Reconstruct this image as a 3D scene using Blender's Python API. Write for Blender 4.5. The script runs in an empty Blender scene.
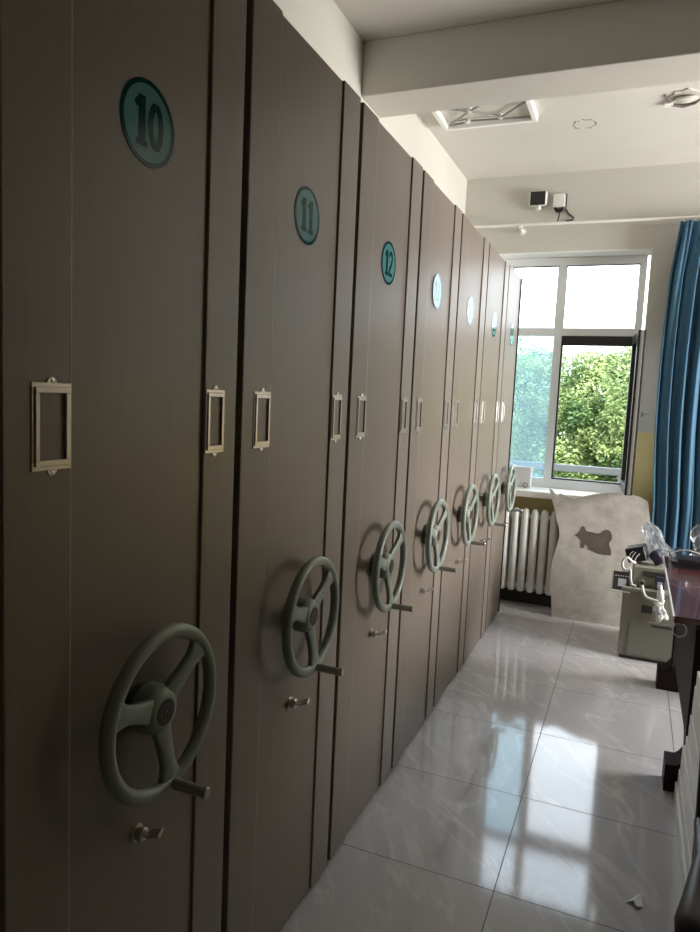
import bpy, bmesh, math, random
from mathutils import Vector, Matrix
PI = math.pi
random.seed(7)
sc = bpy.context.scene
COL = sc.collection

# ------------------------------------------------------------------ materials
def new_mat(name):
    m = bpy.data.materials.new(name); m.use_nodes = True
    nt = m.node_tree; b = nt.nodes['Principled BSDF']
    return m, nt, b

def mat(name, col, rough=.5, metal=0., spec=.5, noise=0., nscale=8., bump=0., bscale=60., trans=0., coat=0.):
    m, nt, b = new_mat(name)
    b.inputs['Base Color'].default_value = (*col, 1)
    b.inputs['Roughness'].default_value = rough
    b.inputs['Metallic'].default_value = metal
    b.inputs['Specular IOR Level'].default_value = spec
    b.inputs['Coat Weight'].default_value = coat
    tc = nt.nodes.new('ShaderNodeTexCoord')
    if noise:
        n = nt.nodes.new('ShaderNodeTexNoise'); n.inputs['Scale'].default_value = nscale
        n.inputs['Detail'].default_value = 5
        nt.links.new(tc.outputs['Object'], n.inputs['Vector'])
        r = nt.nodes.new('ShaderNodeValToRGB')
        r.color_ramp.elements[0].position = .3; r.color_ramp.elements[1].position = .7
        r.color_ramp.elements[0].color = (*[max(0, c*(1-noise)) for c in col], 1)
        r.color_ramp.elements[1].color = (*[min(1, c*(1+noise)) for c in col], 1)
        nt.links.new(n.outputs['Fac'], r.inputs['Fac'])
        nt.links.new(r.outputs['Color'], b.inputs['Base Color'])
    if bump:
        n2 = nt.nodes.new('ShaderNodeTexNoise'); n2.inputs['Scale'].default_value = bscale
        nt.links.new(tc.outputs['Object'], n2.inputs['Vector'])
        bp = nt.nodes.new('ShaderNodeBump'); bp.inputs['Strength'].default_value = bump
        bp.inputs['Distance'].default_value = .002
        nt.links.new(n2.outputs['Fac'], bp.inputs['Height'])
        nt.links.new(bp.outputs['Normal'], b.inputs['Normal'])
    return m

M = {}
def brushed_paint(name, col, rough):
    """satin sheet-metal paint with a faint vertical grain"""
    m, nt, b = new_mat(name)
    tc = nt.nodes.new('ShaderNodeTexCoord'); mp = nt.nodes.new('ShaderNodeMapping')
    mp.inputs['Scale'].default_value = (60, 60, 2)
    n = nt.nodes.new('ShaderNodeTexNoise'); n.inputs['Scale'].default_value = 3
    n.inputs['Detail'].default_value = 4
    nt.links.new(tc.outputs['Object'], mp.inputs['Vector']); nt.links.new(mp.outputs['Vector'], n.inputs['Vector'])
    r = nt.nodes.new('ShaderNodeValToRGB')
    r.color_ramp.elements[0].position = .3; r.color_ramp.elements[1].position = .7
    r.color_ramp.elements[0].color = (*[c*.94 for c in col], 1)
    r.color_ramp.elements[1].color = (*[c*1.06 for c in col], 1)
    nt.links.new(n.outputs['Fac'], r.inputs['Fac']); nt.links.new(r.outputs['Color'], b.inputs['Base Color'])
    n2 = nt.nodes.new('ShaderNodeTexNoise'); n2.inputs['Scale'].default_value = 1.6
    nt.links.new(tc.outputs['Object'], n2.inputs['Vector'])
    mr = nt.nodes.new('ShaderNodeMapRange')
    mr.inputs['To Min'].default_value = rough-.04; mr.inputs['To Max'].default_value = rough+.05
    nt.links.new(n2.outputs['Fac'], mr.inputs['Value']); nt.links.new(mr.outputs['Result'], b.inputs['Roughness'])
    b.inputs['Specular IOR Level'].default_value = .55
    return m
CAB = (.19, .155, .125)
M['cabinet'] = brushed_paint('cabinet_paint', CAB, .39)
M['strip'] = brushed_paint('strip_paint', (.215, .182, .155), .40)
M['bead'] = mat('bead_highlight', (.34, .29, .24), .3)
M['shade_strip'] = mat('skirting_shade', (.045, .038, .032), .5)
M['rubber'] = mat('black_rubber', (.015, .013, .012), .7)
M['chrome'] = mat('chrome', (.62, .60, .57), .28, 1.)
M['satin_steel'] = mat('satin_steel', (.44, .41, .385), .38, 1.)
M['handle_steel'] = mat('handle_steel', (.44, .42, .39), .28, 1.)
M['wheel'] = mat('wheel_plastic', (.235, .27, .235), .34, bump=.15, bscale=300)
M['wheel_dark'] = mat('hub_collar_paint', (.07, .08, .07), .5)
M['emblem'] = mat('emblem_black', (.012, .012, .012), .35)
M['gold'] = mat('emblem_gold', (.16, .12, .06), .5, .3)
M['red'] = mat('emblem_red', (.17, .03, .02), .5)
M['sticker'] = mat('sticker_teal', (.11, .29, .29), .10, spec=.08)
M['sticker_dark'] = mat('sticker_dark_teal', (.003, .045, .055), .10, spec=.08)
M['wall'] = mat('wall_paint', (.62, .60, .54), .75, noise=.04, nscale=2, bump=.15, bscale=40)
M['ceiling'] = mat('ceiling_paint', (.68, .655, .60), .8, noise=.04, nscale=1.5)
M['reveal'] = mat('reveal_paint', (.93, .92, .89), .6)
M['pvc'] = mat('white_pvc', (.86, .88, .88), .35)
M['alu_and_shade'] = mat('aluminium_and_shade', (.045, .043, .042), .4, .3)
M['sash_grey'] = mat('sash_grey', (.28, .27, .26), .4, .3)
M['sill'] = mat('sill_stone', (.88, .85, .79), .35, noise=.06, nscale=12)
M['radiator'] = mat('radiator_enamel', (.86, .86, .84), .35)
M['white_plastic'] = mat('white_plastic', (.74, .73, .69), .4)
M['black_plastic'] = mat('black_plastic', (.012, .012, .013), .45)
M['rod'] = mat('rod_white', (.82, .80, .74), .4)
M['copier'] = mat('copier_beige', (.27, .26, .21), .5, noise=.06, nscale=5)
M['copier_grey'] = mat('copier_grey', (.23, .225, .195), .5)
M['copier_slot'] = mat('copier_slot', (.06, .055, .05), .5)
M['screen_grey'] = mat('copier_screen', (.50, .50, .56), .3)
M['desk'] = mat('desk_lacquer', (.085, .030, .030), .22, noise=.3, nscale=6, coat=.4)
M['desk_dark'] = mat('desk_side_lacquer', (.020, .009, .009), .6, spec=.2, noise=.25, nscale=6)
M['desk_edge'] = mat('desk_edge_trim', (.80, .78, .78), .3)
M['panel_white'] = mat('shelf_panel_white', (.84, .84, .81), .45, noise=.05, nscale=3)
M['chair_wood'] = mat('chair_wood', (.035, .022, .014), .4, noise=.35, nscale=9)
M['chair_seat'] = mat('chair_leather', (.02, .016, .014), .45)
M['bag_black'] = mat('bag_black', (.012, .012, .016), .4)
M['bag_purple'] = mat('bag_purple', (.045, .04, .085), .45)
M['cable'] = mat('cable_white', (.76, .76, .74), .45)
M['carton'] = mat('carton_white', (.72, .70, .72), .6)
M['tissue'] = mat('tissue_white', (.80, .80, .80), .7)
M['bark'] = mat('bark', (.10, .075, .05), .9, noise=.4, nscale=10)
M['concrete'] = mat('outdoor_concrete', (.16, .155, .14), .85, noise=.15, nscale=5)
M['rail'] = mat('outdoor_rail', (.12, .125, .13), .6)
M['ground'] = mat('outdoor_ground', (.09, .12, .05), .95, noise=.4, nscale=2)
M['crack'] = mat('plaster_crack', (.16, .14, .12), .9)  # dark colour of the ring scar and torn plaster edge
M['plaster'] = mat('plaster_broken', (.55, .52, .47), .9, noise=.2, nscale=30)

# leaf material
m, nt, b = new_mat('leaves')
b.inputs['Roughness'].default_value = .55
oi = nt.nodes.new('ShaderNodeTexCoord'); n = nt.nodes.new('ShaderNodeTexNoise')
n.inputs['Scale'].default_value = 2.3; n.inputs['Detail'].default_value = 6
nt.links.new(oi.outputs['Object'], n.inputs['Vector'])
r = nt.nodes.new('ShaderNodeValToRGB')
r.color_ramp.elements[0].position = .35; r.color_ramp.elements[0].color = (.07, .14, .04, 1)
r.color_ramp.elements[1].position = .68; r.color_ramp.elements[1].color = (.38, .46, .18, 1)
nt.links.new(n.outputs['Fac'], r.inputs['Fac']); nt.links.new(r.outputs['Color'], b.inputs['Base Color'])
tr = nt.nodes.new('ShaderNodeBsdfTranslucent'); nt.links.new(r.outputs['Color'], tr.inputs['Color'])
mx = nt.nodes.new('ShaderNodeMixShader'); mx.inputs[0].default_value = .35
out = nt.nodes['Material Output']
nt.links.new(b.outputs[0], mx.inputs[1]); nt.links.new(tr.outputs[0], mx.inputs[2]); nt.links.new(mx.outputs[0], out.inputs['Surface'])
M['leaves'] = m

# curtain: cloth that lets some daylight through
def cloth(name, col, tcol, fac):
    m, nt, b = new_mat(name)
    b.inputs['Base Color'].default_value = (*col, 1); b.inputs['Roughness'].default_value = .65
    b.inputs['Sheen Weight'].default_value = .25
    tr = nt.nodes.new('ShaderNodeBsdfTranslucent'); tr.inputs['Color'].default_value = (*tcol, 1)
    mx = nt.nodes.new('ShaderNodeMixShader'); mx.inputs[0].default_value = fac
    out = nt.nodes['Material Output']
    nt.links.new(b.outputs[0], mx.inputs[1]); nt.links.new(tr.outputs[0], mx.inputs[2]); nt.links.new(mx.outputs[0], out.inputs['Surface'])
    return m
M['curtain'] = cloth('curtain_blue', (.08, .22, .36), (.12, .38, .50), .35)

def clear(name, tint, gloss, haze, hazecol):
    m, nt, b = new_mat(name); nt.nodes.remove(b)
    t = nt.nodes.new('ShaderNodeBsdfTransparent'); t.inputs['Color'].default_value = (*tint, 1)
    g = nt.nodes.new('ShaderNodeBsdfGlossy'); g.inputs['Roughness'].default_value = .03
    f = nt.nodes.new('ShaderNodeFresnel'); f.inputs['IOR'].default_value = 1.45
    mu = nt.nodes.new('ShaderNodeMath'); mu.operation = 'MULTIPLY'; mu.inputs[1].default_value = gloss
    nt.links.new(f.outputs[0], mu.inputs[0])
    mx = nt.nodes.new('ShaderNodeMixShader'); nt.links.new(mu.outputs[0], mx.inputs[0])
    nt.links.new(t.outputs[0], mx.inputs[1]); nt.links.new(g.outputs[0], mx.inputs[2])
    d = nt.nodes.new('ShaderNodeBsdfTranslucent'); d.inputs['Color'].default_value = (*hazecol, 1)
    mx2 = nt.nodes.new('ShaderNodeMixShader'); mx2.inputs[0].default_value = haze
    nt.links.new(mx.outputs[0], mx2.inputs[1]); nt.links.new(d.outputs[0], mx2.inputs[2])
    nt.links.new(mx2.outputs[0], nt.nodes['Material Output'].inputs['Surface'])
    return m
M['glass'] = clear('window_glass', (.97, .99, 1), 1., 0.02, (.9, .95, 1))
M['glass_hazy'] = clear('window_glass_hazy', (.76, .88, .92), 1., .16, (.60, .74, .84))
M['film'] = clear('plastic_film', (.82, .85, .88), 1.4, .35, (.85, .87, .9))
M['film_clear'] = clear('plastic_clear', (.78, .80, .82), 1.5, .10, (.8, .82, .85))

# wall with yellow dado paint below 1.42 m
m, nt, b = new_mat('two_tone_wall'); b.inputs['Roughness'].default_value = .7
g = nt.nodes.new('ShaderNodeNewGeometry'); s = nt.nodes.new('ShaderNodeSeparateXYZ')
nt.links.new(g.outputs['Position'], s.inputs[0])
c = nt.nodes.new('ShaderNodeMath'); c.operation = 'LESS_THAN'; c.inputs[1].default_value = 1.425
nt.links.new(s.outputs['Z'], c.inputs[0])
mc = nt.nodes.new('ShaderNodeMix'); mc.data_type = 'RGBA'
mc.inputs['A'].default_value = (.57, .555, .505, 1); mc.inputs['B'].default_value = (.72, .60, .28, 1)
nt.links.new(c.outputs[0], mc.inputs['Factor']); nt.links.new(mc.outputs['Result'], b.inputs['Base Color'])
M['two_tone'] = m

# glossy marbled floor tiles, 0.6 m
T = .6; TX, TY = .5395, 3.3723
m, nt, b = new_mat('floor_tiles')
g = nt.nodes.new('ShaderNodeNewGeometry'); s = nt.nodes.new('ShaderNodeSeparateXYZ')
nt.links.new(g.outputs['Position'], s.inputs[0])
def math_(op, a, bb=None):
    k = nt.nodes.new('ShaderNodeMath'); k.operation = op
    for i, v in enumerate((a, bb)):
        if v is None: continue
        if isinstance(v, (int, float)): k.inputs[i].default_value = v
        else: nt.links.new(v, k.inputs[i])
    return k.outputs[0]
def grid(sock, off):
    a = math_('DIVIDE', math_('SUBTRACT', sock, off), T)
    f = math_('FRACT', math_('ADD', a, 50.5))
    return math_('ABSOLUTE', math_('SUBTRACT', f, .5)), math_('FLOOR', math_('ADD', a, 50.))
gx, ix = grid(s.outputs['X'], TX); gy, iy = grid(s.outputs['Y'], TY)
line = math_('LESS_THAN', math_('MINIMUM', gx, gy), .0032)
# marble veins, shifted per tile
cmb = nt.nodes.new('ShaderNodeCombineXYZ')
nt.links.new(math_('ADD', s.outputs['X'], math_('MULTIPLY', ix, 3.7)), cmb.inputs[0])
nt.links.new(math_('ADD', s.outputs['Y'], math_('MULTIPLY', iy, 5.3)), cmb.inputs[1])
mp = nt.nodes.new('ShaderNodeMapping'); mp.inputs['Scale'].default_value = (1., 2.6, 1)
mp0 = nt.nodes.new('ShaderNodeMapping'); mp0.inputs['Rotation'].default_value = (0, 0, math.radians(58))
nt.links.new(cmb.outputs[0], mp0.inputs['Vector']); nt.links.new(mp0.outputs[0], mp.inputs['Vector'])
n1 = nt.nodes.new('ShaderNodeTexNoise'); n1.inputs['Scale'].default_value = 1.5; n1.inputs['Detail'].default_value = 7
n1.inputs['Roughness'].default_value = .55; n1.inputs['Distortion'].default_value = .8
nt.links.new(mp.outputs[0], n1.inputs['Vector'])
v = math_('ABSOLUTE', math_('SUBTRACT', n1.outputs['Fac'], .5))
vr = nt.nodes.new('ShaderNodeMapRange'); vr.inputs['From Min'].default_value = 0; vr.inputs['From Max'].default_value = .032
vr.inputs['To Min'].default_value = 1; vr.inputs['To Max'].default_value = 0
nt.links.new(v, vr.inputs['Value'])
n3 = nt.nodes.new('ShaderNodeTexNoise'); n3.inputs['Scale'].default_value = 3.; nt.links.new(mp.outputs[0], n3.inputs['Vector'])
vf = math_('MULTIPLY', vr.outputs['Result'], math_('SUBTRACT', n3.outputs['Fac'], .2))
base = nt.nodes.new('ShaderNodeMix'); base.data_type = 'RGBA'
base.inputs['A'].default_value = (.52, .505, .525, 1); base.inputs['B'].default_value = (.84, .83, .82, 1)
nt.links.new(vf, base.inputs['Factor'])
gm = nt.nodes.new('ShaderNodeMix'); gm.data_type = 'RGBA'; gm.inputs['B'].default_value = (.10, .095, .09, 1)
nt.links.new(line, gm.inputs['Factor']); nt.links.new(base.outputs['Result'], gm.inputs['A'])
nt.links.new(gm.outputs['Result'], b.inputs['Base Color'])
nt.links.new(math_('ADD', math_('MULTIPLY', line, .5), .075), b.inputs['Roughness'])
b.inputs['Specular IOR Level'].default_value = .65
nb = nt.nodes.new('ShaderNodeTexNoise'); nb.inputs['Scale'].default_value = 5
bp = nt.nodes.new('ShaderNodeBump'); bp.inputs['Strength'].default_value = .12; bp.inputs['Distance'].default_value = .004
nt.links.new(nb.outputs['Fac'], bp.inputs['Height']); nt.links.new(bp.outputs['Normal'], b.inputs['Normal'])
M['floor'] = m

# board: dirty grey-beige sheet
m, nt, b = new_mat('grubby_board'); b.inputs['Roughness'].default_value = .85
tc = nt.nodes.new('ShaderNodeTexCoord'); n = nt.nodes.new('ShaderNodeTexNoise'); n.inputs['Scale'].default_value = 9.
n.inputs['Detail'].default_value = 12; n.inputs['Roughness'].default_value = .7; n.inputs['Distortion'].default_value = .3
nt.links.new(tc.outputs['Object'], n.inputs['Vector'])
r = nt.nodes.new('ShaderNodeValToRGB'); e = r.color_ramp.elements
e[0].position = .30; e[0].color = (.38, .35, .315, 1); e[1].position = .62; e[1].color = (.57, .535, .49, 1)
nt.links.new(n.outputs['Fac'], r.inputs['Fac']); nt.links.new(r.outputs['Color'], b.inputs['Base Color'])
M['board'] = m
M['board_patch'] = mat('board_patch', (.12, .10, .085), .85, noise=.2, nscale=12)

# ------------------------------------------------------------------ geometry helpers
def obj(name, bm, mats, parent=None, smooth=35, loc=None):
    me = bpy.data.meshes.new(name)
    bmesh.ops.recalc_face_normals(bm, faces=bm.faces[:])
    if smooth:
        for f in bm.faces: f.smooth = True
    bm.to_mesh(me); bm.free()
    if smooth: me.set_sharp_from_angle(angle=math.radians(smooth))
    if not isinstance(mats, (list, tuple)): mats = [mats]
    for k in mats: me.materials.append(M[k] if isinstance(k, str) else k)
    o = bpy.data.objects.new(name, me); COL.objects.link(o)
    if parent: o.parent = parent
    if loc: o.location = loc
    if smooth and smooth <= 40:
        wn = o.modifiers.new('normals', 'WEIGHTED_NORMAL'); wn.keep_sharp = True
    return o
def tag(o, label=None, cat=None, group=None, kind=None):
    if label: o['label'] = label
    if cat: o['category'] = cat
    if group: o['group'] = group
    if kind: o['kind'] = kind
    return o
def empty(name, loc, rz=0):
    o = bpy.data.objects.new(name, None); COL.objects.link(o); o.location = loc; o.rotation_euler.z = rz
    o.empty_display_size = .05
    return o
def struct(name, bm, m, parent=None, smooth=None):
    o = obj(name, bm, m, parent, smooth)
    if not parent: o['kind'] = 'structure'
    return o
def box(bm, x0, x1, y0, y1, z0, z1, bev=0, seg=2, mi=0, mtx=None):
    t = bmesh.new(); bmesh.ops.create_cube(t, size=1)
    for v in t.verts:
        v.co = Vector(((x0+x1)/2+v.co.x*(x1-x0), (y0+y1)/2+v.co.y*(y1-y0), (z0+z1)/2+v.co.z*(z1-z0)))
    if bev: bmesh.ops.bevel(t, geom=t.edges[:], offset=bev, segments=seg, profile=.5, affect='EDGES')
    return merge(bm, t, mi, mtx)
def merge(bm, t, mi=0, mtx=None):
    if mtx is not None: bmesh.ops.transform(t, matrix=mtx, verts=t.verts[:])
    vm = {v: bm.verts.new(v.co) for v in t.verts}
    for f in t.faces:
        try:
            nf = bm.faces.new([vm[v] for v in f.verts]); nf.material_index = mi
        except ValueError: pass
    t.free(); return bm
def frame_of(d):
    d = d.normalized(); a = Vector((0, 0, 1)) if abs(d.z) < .9 else Vector((1, 0, 0))
    u = d.cross(a).normalized(); return u, d.cross(u).normalized()
def tube(bm, pts, r, n=12, mi=0, caps=True, sq=1.):
    pts = [Vector(p) for p in pts]; rs = r if isinstance(r, (list, tuple)) else [r]*len(pts)
    rings = []; u = None
    for i, p in enumerate(pts):
        d = (pts[min(i+1, len(pts)-1)]-pts[max(i-1, 0)])
        if u is None: u, w = frame_of(d)
        else:
            d.normalize(); u = (u-d*u.dot(d)).normalized(); w = d.cross(u).normalized()
        rings.append([bm.verts.new(p+(u*math.cos(2*PI*k/n)+w*sq*math.sin(2*PI*k/n))*rs[i]) for k in range(n)])
    for a, b_ in zip(rings, rings[1:]):
        for k in range(n):
            f = bm.faces.new((a[k], a[(k+1) % n], b_[(k+1) % n], b_[k])); f.material_index = mi
    if caps:
        for rr in (rings[0], rings[-1]):
            f = bm.faces.new(rr); f.material_index = mi
    return bm
def lathe(bm, prof, origin, axis=(1, 0, 0), n=32, mi=0):
    """prof: (distance along axis, radius)"""
    ax = Vector(axis).normalized(); u, w = frame_of(ax); o = Vector(origin); rings = []
    for h, r in prof:
        if r < 1e-6: rings.append([bm.verts.new(o+ax*h)])
        else: rings.append([bm.verts.new(o+ax*h+(u*math.cos(2*PI*k/n)+w*math.sin(2*PI*k/n))*r) for k in range(n)])
    for a, b_ in zip(rings, rings[1:]):
        for k in range(n):
            vs = []
            for q in (a[k % len(a)], a[(k+1) % len(a)], b_[(k+1) % len(b_)], b_[k % len(b_)]):
                if q not in vs: vs.append(q)
            if len(vs) > 2:
                f = bm.faces.new(vs); f.material_index = mi
    for rr in (rings[0], rings[-1]):
        if len(rr) > 2:
            f = bm.faces.new(rr); f.material_index = mi
    return bm
def torus(bm, c, R, r, n=48, k=14, sx=1., mi=0, wid=1.):
    """ring around the x axis"""
    rings = []
    for i in range(n):
        a = 2*PI*i/n
        rings.append([bm.verts.new((c[0]+r*sx*math.sin(2*PI*j/k), c[1]+(R+r*wid*math.cos(2*PI*j/k))*math.cos(a), c[2]+(R+r*wid*math.cos(2*PI*j/k))*math.sin(a))) for j in range(k)])
    for i in range(n):
        A, B = rings[i], rings[(i+1) % n]
        for j in range(k):
            f = bm.faces.new((A[j], A[(j+1) % k], B[(j+1) % k], B[j])); f.material_index = mi
    return bm
def prism(bm, pts, f, mi=0):
    """closed 2D outline pts; f(u, v, k) gives the 3D point of face k (0 back, 1 front)"""
    a = [bm.verts.new(f(u, v, 0)) for u, v in pts]; b_ = [bm.verts.new(f(u, v, 1)) for u, v in pts]
    n = len(pts)
    for fc in (a, b_):
        q = bm.faces.new(fc); q.material_index = mi
    for i in range(n):
        q = bm.faces.new((a[i], a[(i+1) % n], b_[(i+1) % n], b_[i])); q.material_index = mi
    return bm
def copy_tree(o, parent=None):
    c = o.copy(); COL.objects.link(c)
    if parent: c.parent = parent
    for ch in [q for q in bpy.data.objects if q.parent == o]: copy_tree(ch, c)
    return c

# ------------------------------------------------------------------ measures
XL, XR, YB, YF, ZC = -.55, 4.3, -3.0, 5.6, 3.35
Y11, S, G, WS, W16, H = 1.392, .6595, .0273, .1329, .5156, 2.5023
CAM = (.848, 0, 1.6081)

# ------------------------------------------------------------------ setting
bm = bmesh.new(); box(bm, XL-.3, XR+.3, YB-.3, YF+.3, -.2, 0); struct('floor', bm, 'floor')
bm = bmesh.new(); box(bm, XL-.3, XR+.3, YB-.3, YF+.3, ZC, ZC+.2); struct('ceiling', bm, 'ceiling')
bm = bmesh.new(); box(bm, XL-.3, XL, YB-.3, YF+.3, 0, ZC); struct('wall_left', bm, 'wall')
bm = bmesh.new()
for a, b_ in ((YB-.3, 3.55), (5.15, YF+.3)): box(bm, XR, XR+.3, a, b_, 0, ZC)
for a, b_ in ((3.55, 5.15),): box(bm, XR, XR+.3, a, b_, 0, .9); box(bm, XR, XR+.3, a, b_, 2.77, ZC)
struct('wall_right', bm, 'two_tone')
for k_, (a, b_) in enumerate(((3.55, 5.15),)):      # unseen side window, added to go with the fill light
    bm = bmesh.new(); box(bm, XR+.18, XR+.24, a, b_, .9, .97); box(bm, XR+.18, XR+.24, a, b_, 2.70, 2.77); box(bm, XR+.18, XR+.24, a, b_, 2.15, 2.21)
    for q in (a, (a+b_)/2-.03, b_-.06): box(bm, XR+.18, XR+.24, q, q+.06, .9, 2.77)
    fr = struct('window_%d' % (k_+2), bm, 'pvc')
    bm = bmesh.new(); box(bm, XR+.205, XR+.21, a+.03, b_-.03, .94, 2.73); obj('pane', bm, 'glass', fr, None)
bm = bmesh.new(); box(bm, XL, XR, YB-.3, YB, 0, ZC); struct('wall_back', bm, 'two_tone')
WX0, WX1, WZ0, WZ1 = -.277, .856, .90, 2.768       # opening of window 1
bm = bmesh.new()
YO = YF+.26
for x0, x1 in ((XL, WX0), (WX1, XR)): box(bm, x0, x1, YF, YO, 0, ZC)
for x0, x1 in ((WX0, WX1),):
    box(bm, x0, x1, YF, YO, 0, WZ0); box(bm, x0, x1, YF, YO, WZ1, ZC)
struct('wall_far', bm, 'two_tone')
bm = bmesh.new(); box(bm, 2.3, 2.45, YB, 3.34, 0, ZC); struct('added_shade_wall', bm, 'two_tone')  # unseen wall, added to keep side light off the near cabinets
# cross beam below the ceiling
bm = bmesh.new(); box(bm, XL, XR, 3.34, 3.62, 3.089, ZC, .006); struct('trim_1', bm, 'ceiling')
# white plastered lining of the window opening
bm = bmesh.new()
box(bm, WX1-.006, WX1, YF+.002, 5.80, WZ0+.02, WZ1); box(bm, WX0, WX0+.006, YF+.002, 5.80, WZ0+.02, WZ1)
box(bm, WX0, WX1, YF+.002, 5.80, WZ1-.006, WZ1)
struct('trim_2', bm, 'reveal')

def window(name, X0, X1, cuts, transom, opening=None):
    """white frame; cuts = mullion spans; panes are parts"""
    y0, y1 = 5.79, 5.85
    bm = bmesh.new(); Z0, Z1 = .93, WZ1-.008
    box(bm, X0, X1, y0, y1, Z1-.062, Z1, .004); box(bm, X0, X1, y0, y1, Z0, Z0+.07, .004)
    xs = [(X0, X0+.075)]+cuts+[(X1-.048, X1)]
    for a, b_ in xs: box(bm, a, b_, y0, y1, Z0+.065, Z1-.06, .004)
    for (a0, a1), (b0, b1) in zip(xs, xs[1:]): box(bm, a1-.004, b0+.004, y0, y1, 2.150, 2.212, .004)
    fr = struct(name, bm, 'pvc', None, 35)
    k = 0
    for (a0, a1), (b0, b1) in zip(xs, xs[1:]):
        bm = bmesh.new(); box(bm, a1-.003, b0+.003, y0+.026, y0+.032, 2.209, Z1-.059); obj('pane', bm, 'glass', fr, None)
        # dark gasket around the upper pane
        bm = bmesh.new()
        for q in ((a1, b0, Z1-.069, Z1-.062), (a1, a1+.005, 2.212, Z1-.069), (b0-.005, b0, 2.212, Z1-.069)):
            box(bm, q[0], q[1], y0+.012, y0+.026, q[2], q[3])
        obj('gasket', bm, 'alu_and_shade', fr, None)
        if opening != k:
            bm = bmesh.new(); box(bm, a1-.003, b0+.003, y0+.026, y0+.032, .998, 2.152); obj('pane', bm, 'glass_hazy' if name == 'window_1' else 'glass', fr, None)
        k += 1
    return fr
w1 = window('window_1', -.249, .831, [(.186, .246)], 2.15, opening=1)
w1['kind'] = 'structure'
# dark track and roller-screen cassette of the casement opening
bm = bmesh.new()
box(bm, .246, .783, 5.795, 5.845, 2.076, 2.150, .004); box(bm, .246, .258, 5.795, 5.845, 1.0, 2.076); box(bm, .246, .783, 5.795, 5.845, 1.0, 1.012)
box(bm, .771, .783, 5.795, 5.845, 1.012, 2.076)
obj('screen_cassette', bm, 'alu_and_shade', w1)
# sash swung inwards, nearly edge-on; its dark colour holds the backlit shade
sash = empty('sash', (.795, 5.785, 0)); sash.parent = w1
import mathutils
d = Vector((.843, 5.25, 0))-Vector((.800, 5.785, 0)); sash.rotation_euler.z = math.atan2(d.y, d.x)
L = d.length
bm = bmesh.new()
for q in ((0, L, .985, 1.045), (0, L, 2.085, 2.145), (0, .06, 1.045, 2.085), (L-.06, L, 1.045, 2.085)):
    box(bm, q[0], q[1], -.026, .026, q[2], q[3], .004)
bpy.data.objects.remove(sash)
sa = obj('sash', bm, 'alu_and_shade', w1); sa.location = (.795, 5.785, 0); sa.rotation_euler.z = math.atan2(d.y, d.x)
bm = bmesh.new(); box(bm, .05, L-.05, -.004, .004, 1.04, 2.09); o = obj('sash_pane', bm, 'glass', sa, None)
bm = bmesh.new()
box(bm, L-.004, L+.006, -.011, .011, .99, 2.14, .003)
obj('sash_edge_strip', bm, 'sash_grey', sa)
bm = bmesh.new(); box(bm, .16, .20, 0, .02, 0, .10, .004)
bm.free()
# window sill
bm = bmesh.new(); box(bm, -.40, .90, 5.47, 5.80, .875, .925, .006); struct('trim_3', bm, 'sill', smooth=35)
# skirting strip, near-black to paint in the shade under the radiator
bm = bmesh.new(); box(bm, XL, XR, 5.588, 5.60, 0, .10, .002); struct('shade_strip_far', bm, 'shade_strip', smooth=35)

# ------------------------------------------------------------------ digits
def stroke(bm, pts, w, x0, x1):
    """flat thick polyline in the y-z plane"""
    pts = [Vector(p) for p in pts]
    L_, R_ = [], []
    for i, p in enumerate(pts):
        d = (pts[min(i+1, len(pts)-1)]-pts[max(i-1, 0)]).normalized(); nrm = Vector((-d.y, d.x))
        ww = w[i] if isinstance(w, list) else w
        L_.append(p+nrm*ww/2); R_.append(p-nrm*ww/2)
    out = []
    for X in (x0, x1): out.append(([bm.verts.new((X, q.x, q.y)) for q in L_], [bm.verts.new((X, q.x, q.y)) for q in R_]))
    for l, r_ in out:
        for i in range(len(l)-1): bm.faces.new((l[i], l[i+1], r_[i+1], r_[i]))
    (l0, r0), (l1, r1) = out
    for i in range(len(l0)-1):
        bm.faces.new((l0[i], l0[i+1], l1[i+1], l1[i])); bm.faces.new((r0[i], r0[i+1], r1[i+1], r1[i]))
    for i in (0, -1): bm.faces.new((l0[i], r0[i], r1[i], l1[i]))
def arc(cx, cy, rx, ry, a0, a1, n=16):
    return [(cx+rx*math.cos(math.radians(a0+(a1-a0)*i/n)), cy+ry*math.sin(math.radians(a0+(a1-a0)*i/n))) for i in range(n+1)]
DIG = {  # in a cell 0.6 wide, 1 high, origin at centre
 '0': [(arc(0, 0, .21, .41, 90, 450, 32), .165)],
 '1': [([(.02, .5), (.02, -.42)], .22), ([(-.20, -.44), (.24, -.44)], .13), ([(-.22, .26), (-.12, .36), (.0, .44)], .13)],
 '2': [(arc(0, .22, .20, .22, 170, -20)+[(.10, -.02), (-.1, -.22), (-.2, -.42)], .15), ([(-.27, -.44), (.27, -.44)], .14)],
 '3': [(arc(-.02, .22, .20, .2, 150, -80), .15), (arc(-.02, -.22, .22, .22, 80, -150), .15)],
 '4': [([(.08, .5), (.08, -.42)], .17), ([(.08, .46), (-.24, -.14)], .11), ([(-.3, -.18), (.3, -.18)], .13), ([(-.08, -.44), (.26, -.44)], .12)],
 '5': [([(-.18, .43), (.22, .43)], .14), ([(-.17, .46), (-.17, .06)], .12), (arc(-.02, -.15, .22, .26, 110, -150), .15)],
 '6': [(arc(0, -.18, .19, .24, 0, 360, 28), .14), ([(.16, .44), (-.04, .36), (-.17, .14), (-.20, -.12)], .15)],
}
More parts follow.
